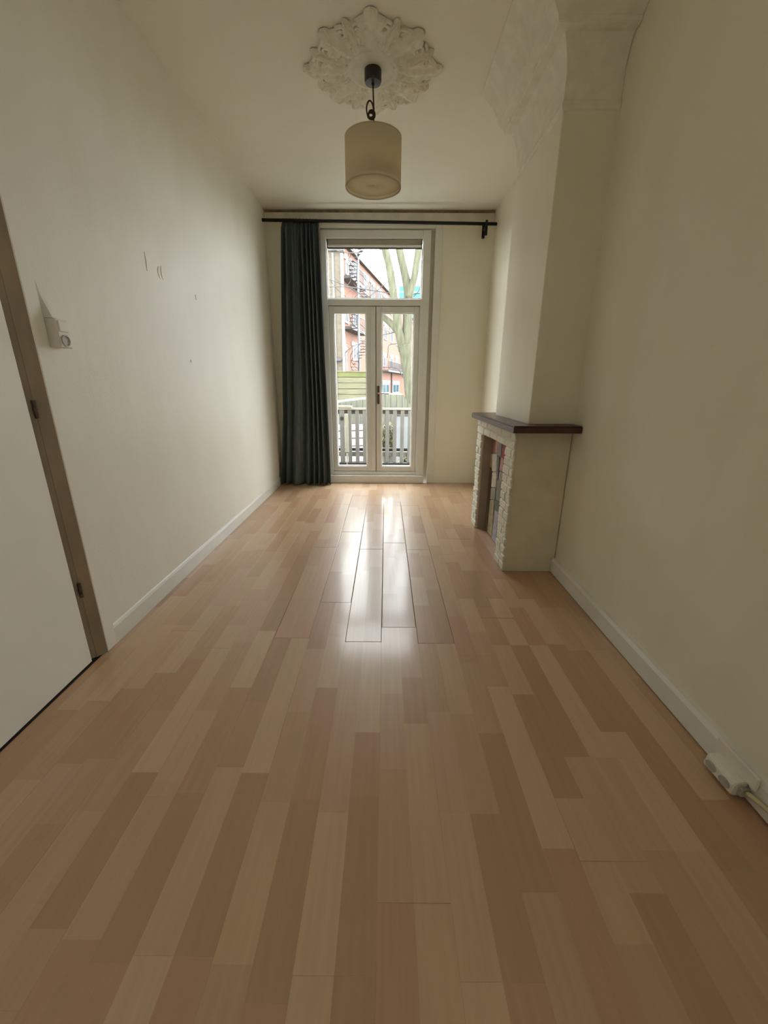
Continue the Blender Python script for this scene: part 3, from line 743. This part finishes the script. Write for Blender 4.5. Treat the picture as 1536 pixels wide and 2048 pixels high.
# ------------------------------------------------------------------ garden
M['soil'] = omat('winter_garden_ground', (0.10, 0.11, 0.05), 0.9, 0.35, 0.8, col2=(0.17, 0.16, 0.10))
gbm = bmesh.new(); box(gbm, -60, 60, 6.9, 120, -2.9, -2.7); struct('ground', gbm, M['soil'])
M['fence'] = omat('mossy_fence_board', (0.235, 0.22, 0.125), 0.8, 0.22, 10, stretch=(0.4, 1, 4))
M['fence_moss'] = omat('green_mossed_board', (0.185, 0.20, 0.055), 0.85, 0.2, 10)
M['post'] = omat('pale_blue_grey_post', (0.50, 0.56, 0.60), 0.5, 0.08, 12)
fe = thing('garden_fence', 'mossy horizontal board fence with a pale post beyond the left glass door', 'fence')
fe.location = (-0.55, 8.5, 0)
zs = [0.93, 1.045, 1.155, 1.265, 1.375, 1.478]
for i, (a, b) in enumerate(zip(zs, zs[1:])):
    obj('fence_board', bx(-0.42, 0.34, -0.012 + 0.004 * (i % 2), 0.012, a + 0.006, b - 0.003, bev=0.003), M['fence_moss'] if i == 4 else M['fence'], fe)
obj('fence_backing', bx(-0.41, 0.33, 0.0125, 0.03, 0.94, 1.47), M['rail_brown'], fe)
obj('fence_cap', bx(-0.43, 0.35, -0.03, 0.03, 1.478, 1.492, bev=0.002), M['fence'], fe)
obj('fence_post', bx(-0.485, -0.425, -0.03, 0.03, 0.45, 1.475, bev=0.004), M['post'], fe)
obj('fence_post', bx(0.35, 0.41, -0.03, 0.03, 0.45, 1.475, bev=0.004), M['fence'], fe)
bm = bmesh.new(); wt = thing('sloping_handrail', 'thin white sloping handrail in front of the mossy fence', 'handrail'); wt.location = (-0.7, 7.0, -2.7)
tube(bm, [(-0.55, 0, 3.575 + 0.03), (0.56, 0, 3.768 - 0.02)], 0.020, 10); wbm = obj('rail', bm, omat('white_painted_pole', (0.75, 0.76, 0.77), 0.4), wt, True)
for x, z in ((-0.55, 3.60), (0.56, 3.74)):
    bm = bmesh.new(); tube(bm, [(x, 0, 0), (x, 0, z)], 0.022, 8); obj('post', bm, wbm.data.materials[0], wt, True)
M['felt'] = omat('grey_weathered_shed_board', (0.20, 0.20, 0.18), 0.85, 0.25, 5, stretch=(7, 1, 0.7), col2=(0.25, 0.25, 0.15))
sh = thing('garden_shed', 'grey weathered garden shed with mossy end beyond the balcony railing', 'shed')
sh.location = (-0.3, 9.5, 0)
shp = [(-1.9, -2.7), (0.94, -2.7), (0.94, 0.68), (0.70, 1.02), (0.2, 1.03), (-0.8, 0.87), (-1.9, 0.66)]
for i in range(22):                                                    # upright boards of the shed front
    x0 = -1.9 + i * 0.129; x1 = x0 + 0.124
    def top(x):
        for (xa, za), (xb, zb_) in zip(shp[6:1:-1], shp[5:1:-1]):
            if xa <= x <= xb: return za + (zb_ - za) * (x - xa) / (xb - xa)
        return 0.7
    bm = bmesh.new(); prism(bm, [(x0, -2.69), (x1, -2.69), (x1, top(min(x1, 0.939))), (x0, top(x0))], 'y', 0.0 + 0.004 * (i % 3), 0.03)
    obj('shed_board', bm, M['felt'], sh)
bm = bmesh.new(); prism(bm, shp, 'y', 0.035, 1.6); obj('shed_body', bm, M['felt'], sh)
# white greenhouse roof in the garden below
M['poly'] = omat('white_roof_sheet', (0.30, 0.31, 0.32), 0.35, 0.05, 4)
gr = thing('greenhouse', 'low white sheeted greenhouse roof with dark glazing bars below the railing', 'greenhouse')
gr.location = (-0.50, 7.98, 0); gr.rotation_euler = (0, 0, R(14))
for i in range(8):
    y0, y1 = -0.55 + i * 0.1625, -0.55 + (i + 1) * 0.1625
    z0, z1 = -0.62 + i * 0.1344, -0.62 + (i + 1) * 0.1344
    bm = bmesh.new(); prism(bm, [(y0 + 0.012, z0 + 0.01), (y1 - 0.012, z1 - 0.01), (y1 - 0.012, z1 - 0.022), (y0 + 0.012, z0 - 0.002)], 'x', -1.2, 0.45); obj('roof_sheet', bm, M['poly'], gr)
    bm = bmesh.new(); tube(bm, [(-1.2, y1, z1), (0.45, y1, z1)], 0.017, 6); obj('glazing_bar', bm, M['rail_brown'], gr)
bm = bmesh.new(); prism(bm, [(-0.56, -2.7), (0.74, -2.7), (0.74, 0.42), (-0.56, -0.66)], 'x', -1.2, 0.45); obj('greenhouse_wall', bm, M['poly'], gr)
# second, smaller white box further right: a compost bin / cupboard
wb = thing('garden_cupboard', 'small white garden cupboard with dark lid seen between right railing slats', 'cupboard')
wb.location = (0.30, 8.3, 0)
obj('body', bx(-0.12, 0.16, -0.2, 0.2, -2.7, 0.66, bev=0.01), M['poly'], wb); obj('lid', bx(-0.14, 0.18, -0.22, 0.22, 0.66, 0.70, bev=0.005), M['rail_brown'], wb)
M['leafy'] = omat('yellow_green_leaf', (0.20, 0.21, 0.05), 0.6, 0.4, 20, col2=(0.34, 0.33, 0.12))
M['leafy2'] = omat('dull_green_leaf', (0.10, 0.13, 0.045), 0.6, 0.4, 20)
M['bark'] = omat('green_grey_bark', (0.125, 0.121, 0.060), 0.85, 0.25, 5, stretch=(3, 3, 0.6), bump=0.8, bscale=14, bdist=0.03, col2=(0.18, 0.18, 0.105))
M['twig'] = omat('dark_twig', (0.10, 0.085, 0.075), 0.8)
def shrub(name, label, c, rx, ry, rz, n, size, m, group):
    t = thing(name, label, 'shrub', group); t.location = c
    rs = random.Random(int(c[0] * 100) + 977)
    bm = bmesh.new()
    for _ in range(n):
        d = Vector((rs.gauss(0, 1), rs.gauss(0, 1), rs.gauss(0, 1))).normalized() * rs.uniform(0.55, 1)
        p = Vector((d.x * rx, d.y * ry, d.z * rz + rz))
        q = Matrix.Rotation(rs.uniform(0, 6.28), 3, 'Z') @ Matrix.Rotation(rs.uniform(-1.2, 1.2), 3, 'X')
        s = size * rs.uniform(0.6, 1.2)
        bm.faces.new([bm.verts.new(p + q @ Vector(v)) for v in ((0, -s, 0), (s * 0.45, 0, s * 0.15), (0, s, 0), (-s * 0.45, 0, s * 0.15))])
    obj('foliage', bm, m, t)
    bm = bmesh.new(); 
    for k in range(5): tube(bm, [(0, 0, -0.4), (rx * 0.5 * math.cos(k * 1.26), ry * 0.5 * math.sin(k * 1.26), rz)], [0.02, 0.006], 5)
    obj('stem', bm, M['twig'], t)
shrub('leafy_shrub', 'yellow green shrub lowest behind the right half of the railing', (0.56, 7.55, -0.95), 0.36, 0.28, 0.55, 1500, 0.055, M['leafy'], 'garden shrubs')
shrub('leafy_shrub', 'dull green shrub by the tree foot behind the rightmost slats', (0.85, 9.0, -0.9), 0.4, 0.3, 0.75, 1200, 0.06, M['leafy2'], 'garden shrubs')
shrub('leafy_shrub', 'small yellow green shrub left of the white cupboard', (0.04, 8.6, -0.3), 0.16, 0.15, 0.42, 500, 0.05, M['leafy'], 'garden shrubs')

# tree
tr = thing('tree', 'bare forked tree with thick green-grey trunk beyond the right glass door', 'tree')
tr.location = (0.9, 13.0, -2.7)
TO = Vector((0.9, 13.0, -2.7))
def P13(L, dy=0.0): return [(x - TO.x, dy * i / max(1, len(L) - 1), z - TO.z) for i, (x, z, r_) in enumerate(L)], [r_ for x, z, r_ in L]
bm = bmesh.new()
LIMBS = [([(1.02, -2.7, 0.20), (0.89, -0.77, 0.15), (0.806, 0.021, 0.128), (0.722, 0.931, 0.125), (0.663, 1.516, 0.145), (0.589, 2.113, 0.185), (0.545, 2.363, 0.205)], 0),
         ([(0.50, 2.20, 0.125), (0.445, 2.45, 0.125), (0.338, 2.909, 0.121), (0.304, 3.202, 0.121), (0.226, 3.609, 0.113), (0.09, 4.335, 0.105), (-0.054, 4.828, 0.097), (-0.208, 5.427, 0.088), (-0.5, 6.6, 0.06)], -0.3),
         ([(0.60, 2.20, 0.14), (0.618, 2.45, 0.142), (0.64, 3.204, 0.142), (0.655, 3.701, 0.14), (0.531, 4.274, 0.113), (0.38, 4.83, 0.105), (0.203, 5.546, 0.097), (0.05, 6.8, 0.07)], 0.2),
         ([(0.650, 3.62, 0.10), (0.777, 4.086, 0.097), (0.863, 4.586, 0.100), (0.918, 5.074, 0.097), (0.996, 5.665, 0.08), (1.1, 6.8, 0.05)], -0.2),
         ([(0.36, 2.72, 0.10), (0.25, 2.86, 0.098), (0.146, 2.975, 0.097), (-0.09, 3.174, 0.090), (-0.294, 3.346, 0.07), (-0.6, 3.6, 0.04)], 0.4)]
for L, dy in LIMBS:
    p, r_ = P13(L, dy)
    sp = smooth_path(p, 5); rr2 = []
    for i in range(len(r_) - 1):
        for k in range(5): rr2.append(r_[i] + (r_[i + 1] - r_[i]) * k / 5)
    rr2.append(r_[-1]); tube(bm, sp, rr2, 14)
for v in bm.verts:
    nn = noise.noise(v.co * 3.0); v.co += Vector((nn, noise.noise(v.co * 3.0 + Vector((9, 9, 9))), 0)) * 0.012
obj('trunk', bm, M['bark'], tr, True)
TW = [[(-1.686, 3.899, .016), (-1.039, 3.914, .016), (-0.466, 3.852, .016), (0.253, 3.777, .016)], [(-1.579, 4.077, .016), (-1.04, 3.901, .019), (-0.54, 3.619, .016)],
      [(-1.717, 4.92, .010), (-1.161, 4.788, .011), (-0.39, 4.839, .010), (0.376, 5.072, .013)], [(0.792, 0.602, .016), (0.444, 0.9, .016), (0.212, 0.928, .013), (-0.082, 0.972, .010)],
      [(0.717, 1.152, .016), (0.511, 1.486, .016), (0.355, 1.701, .014), (-0.085, 1.757, .010)], [(0.45, 2.42, .013), (0.315, 2.404, .013), (0.092, 2.362, .010), (0.064, 2.153, .008), (0.035, 2.012, .006)],
      [(-0.54, 3.619, .013), (-0.179, 3.891, .013), (0.177, 4.147, .013), (0.39, 4.236, .013)], [(-1.227, 2.147, .011), (-0.998, 2.316, .013), (-0.593, 2.469, .013), (-0.177, 2.635, .013), (0.35, 2.75, .013)],
      [(-1.227, 2.147, .011), (-1.219, 1.866, .010), (-1.241, 1.58, .010)], [(0.494, 3.203, .013), (0.629, 3.044, .013), (0.821, 2.978, .010)], [(0.1, 4.25, .012), (-0.037, 4.272, .010), (-0.151, 4.397, .008), (-0.222, 4.459, .006)],
      [(-1.677, 4.14, .010), (-1.566, 4.039, .011), (-1.442, 3.887, .011), (-1.188, 3.695, .011)], [(1.034, 4.087, .010), (0.942, 3.831, .011), (0.802, 3.702, .013)], [(1.047, 3.703, .010), (0.901, 3.767, .010), (0.715, 3.727, .011)]]
bm = bmesh.new()
for L in TW:
    p, r_ = P13(L, 0.25); tube(bm, smooth_path(p, 4), [max(r_) * 0.9] * (4 * (len(p) - 1) + 1), 5)
rt = random.Random(3)
for _ in range(46):
    L = rt.choice(TW[:3] + TW[6:8] + [LIMBS[4][0][2:]]); i = rt.randrange(len(L) - 1); q = rt.random()
    x = L[i][0] + (L[i + 1][0] - L[i][0]) * q; z = L[i][1] + (L[i + 1][1] - L[i][1]) * q
    a = rt.uniform(-0.9, 0.9) + (PI / 2 if rt.random() < 0.75 else -PI / 2); ln = rt.uniform(0.15, 0.6)
    pts = [(x - TO.x, 0.1, z - TO.z), (x - TO.x + 0.5 * ln * math.cos(a), 0.1, z - TO.z + 0.5 * ln * math.sin(a)), (x - TO.x + ln * math.cos(a + 0.25), 0.15, z - TO.z + ln * math.sin(a + 0.25))]
    tube(bm, pts, [0.008, 0.006, 0.004], 5)
o = obj('twigs', bm, M['twig'], tr); o['kind'] = 'stuff'

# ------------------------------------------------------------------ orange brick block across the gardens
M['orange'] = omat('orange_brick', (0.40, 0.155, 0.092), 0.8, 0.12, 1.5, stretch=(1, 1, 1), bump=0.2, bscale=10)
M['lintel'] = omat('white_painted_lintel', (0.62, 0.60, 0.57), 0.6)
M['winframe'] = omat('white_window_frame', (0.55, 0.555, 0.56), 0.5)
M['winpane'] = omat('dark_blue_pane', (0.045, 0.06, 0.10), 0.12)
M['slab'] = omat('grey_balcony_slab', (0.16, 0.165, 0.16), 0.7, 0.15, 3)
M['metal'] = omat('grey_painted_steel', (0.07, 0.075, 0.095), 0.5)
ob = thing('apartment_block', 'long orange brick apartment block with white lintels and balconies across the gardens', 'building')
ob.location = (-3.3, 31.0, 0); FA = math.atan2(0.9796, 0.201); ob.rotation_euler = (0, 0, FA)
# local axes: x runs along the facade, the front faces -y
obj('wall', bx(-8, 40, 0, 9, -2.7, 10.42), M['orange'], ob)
obj('eaves', bx(-8, 40, -0.28, 9, 10.425, 10.62), M['rail_brown'], ob)
def window(s0, s1, z0, z1, head=True):
    bm = bmesh.new(); f = 0.14
    for q in ((s0, s0 + f, z0, z1), (s1 - f, s1, z0, z1), (s0 + f, s1 - f, z0, z0 + f), (s0 + f, s1 - f, z1 - f, z1), ((s0 + s1) / 2 - 0.06, (s0 + s1) / 2 + 0.06, z0 + f, z1 - f)):
        box(bm, q[0], q[1], -0.07, -0.001, q[2], q[3])
    wf = obj('window', bm, M['winframe'], ob)
    obj('pane', bx(s0 + f, s1 - f, -0.03, -0.002, z0 + f, z1 - f), M['winpane'], wf)
    if head: obj('lintel', bx(s0 - 0.25, s1 + 0.25, -0.09, -0.001, z1 + 0.02, z1 + 0.32), M['lintel'], ob)
for s0, s1, z0, z1 in [(14.3, 18.3, 0.22, 1.32), (20.5, 24.8, 0.15, 1.3), (8.2, 12.2, 0.22, 1.32), (14.9, 16.3, 2.95, 4.07), (18.8, 20.4, 2.95, 4.2), (22.3, 23.5, 2.95, 4.24), (26, 27.4, 2.95, 4.2), (30, 31.6, 2.95, 4.2),
                       (15.3, 16.8, 5.75, 7.08), (18.6, 20.2, 5.75, 7.12), (22.4, 23.8, 5.75, 7.1), (26.4, 27.8, 5.75, 7.1), (3.15, 4.75, 3.02, 4.08), (8.4, 10.0, 3.0, 4.1), (11.6, 13.0, 3.0, 4.1),
                       (-0.6, 1.0, 3.0, 4.1), (1.35, 2.25, 5.52, 6.7), (3.4, 4.7, 5.6, 6.9), (8.2, 9.8, 5.7, 7.0), (11.4, 12.9, 5.7, 7.0), (1.75, 3.0, 8.75, 9.65), (3.5, 4.8, 8.75, 9.65), (6.85, 8.35, 8.55, 9.75), (9.3, 10.6, 8.6, 9.75), (12.2, 13.6, 8.6, 9.75), (15.3, 16.8, 8.6, 9.75), (18.4, 19.8, 8.6, 9.75)]:
    window(s0, s1, z0, z1)
obj('entrance_door', bx(1.2, 1.75, -0.06, -0.001, 2.05, 4.1), omat('dark_red_door', (0.16, 0.03, 0.03), 0.5), ob)
for s0, s1, z in ((0.6, 5.1, 5.12), (0.6, 5.1, 8.35), (14.2, 28.5, 2.62), (6.6, 13.8, 8.15)):
    bal = obj('balcony', bx(s0, s1, -0.75, -0.001, z - 0.12, z + 0.06), M['slab'], ob)
    bm = bmesh.new(); k = s0
    while k < s1: box(bm, k, k + 0.035, -0.73, -0.70, z + 0.06, z + 0.95); k += 0.32
    box(bm, s0, s1, -0.74, -0.69, z + 0.95, z + 1.0); obj('balustrade', bm, M['metal'], bal)
obj('drainpipe', bx(19.45, 19.62, -0.14, -0.001, -2.6, 2.5), M['rail_brown'], ob)
sc = thing('spiral_staircase', 'grey steel spiral fire stair on the front of the orange block', 'staircase')
sc.location = (-1.92, 31.0, -2.7)
bm = bmesh.new(); tube(bm, [(0, 0, 0), (0, 0, 13.6)], 0.085, 10); obj('centre_post', bm, omat('pale_steel_post', (0.36, 0.39, 0.43), 0.4), sc, True)
st0 = None
for i in range(64):
    a = i * R(22.5) + 0.6; z = 0.3 + i * 0.2
    if st0 is None:
        bm = bmesh.new(); prism(bm, [(0.08, -0.04), (0.62, -0.13), (0.62, 0.13), (0.08, 0.04)], 'z', -0.02, 0.02); st0 = obj('step', bm, M['metal'], sc); q = st0
    else:
        q = st0.copy(); link(q); q.parent = sc
    q.location = (0, 0, z); q.rotation_euler = (0, 0, a)
for rr_, dz in ((0.63, 0.9), (0.63, 0.45)):
    bm = bmesh.new(); tube(bm, [(rr_ * math.cos(i * R(22.5) / 2 + 0.6), rr_ * math.sin(i * R(22.5) / 2 + 0.6), 0.3 + i * 0.1 + dz) for i in range(127)], 0.02, 5); obj('handrail', bm, M['metal'], sc, True)

nb = thing('brick_house', 'buff brick house side with white corner strips behind the fence', 'building')
nb.location = (-3.0, 16.0, -2.7)
M['buff'] = omat('buff_brick', (0.20, 0.15, 0.085), 0.85, 0.18, 5, stretch=(1, 1, 3), col2=(0.23, 0.20, 0.16), bump=0.2, bscale=20)
bm = bmesh.new(); prism(bm, [(-4.0, 0.0), (1.40, 0.0), (1.40, 0.1), (0.2, 6.0), (-4.0, 6.0)], 'z', 0, 8.3); obj('wall', bm, M['buff'], nb)
for x0, x1 in ((1.405, 1.50), (1.11, 1.17)):
    obj('corner_strip', bx(x0, x1, -0.05, 0.08, 0, 8.25), omat('cream_corner_strip', (0.70, 0.68, 0.56), 0.6), nb)
bm = bmesh.new(); prism(bm, [(-4.1, -0.12), (1.54, -0.12), (1.54, 0.1), (0.3, 6.1), (-4.1, 6.1)], 'z', 8.305, 8.42); obj('roof_edge', bm, M['slab'], nb)
obj('wall_lamp', bx(1.18, 1.36, -0.14, -0.001, 4.75, 4.84, bev=0.01), M['metal'], nb)
tb = thing('teal_building', 'turquoise clad building far behind the tree limbs', 'building')
tb.location = (4.95, 75.0, -2.7)
M['teal'] = omat('turquoise_cladding', (0.02, 0.30, 0.34), 0.5, 0.1, 0.4)
obj('wall', bx(-2.8, 9, 0, 8, 0, 19.4), M['teal'], tb)
for i in range(6): obj('cladding_band', bx(-2.8, 9, -0.08, -0.001, 13.4 + i, 13.6 + i), omat('pale_band', (0.2, 0.4, 0.42), 0.5) if i == 0 else bpy.data.materials['pale_band'], tb)
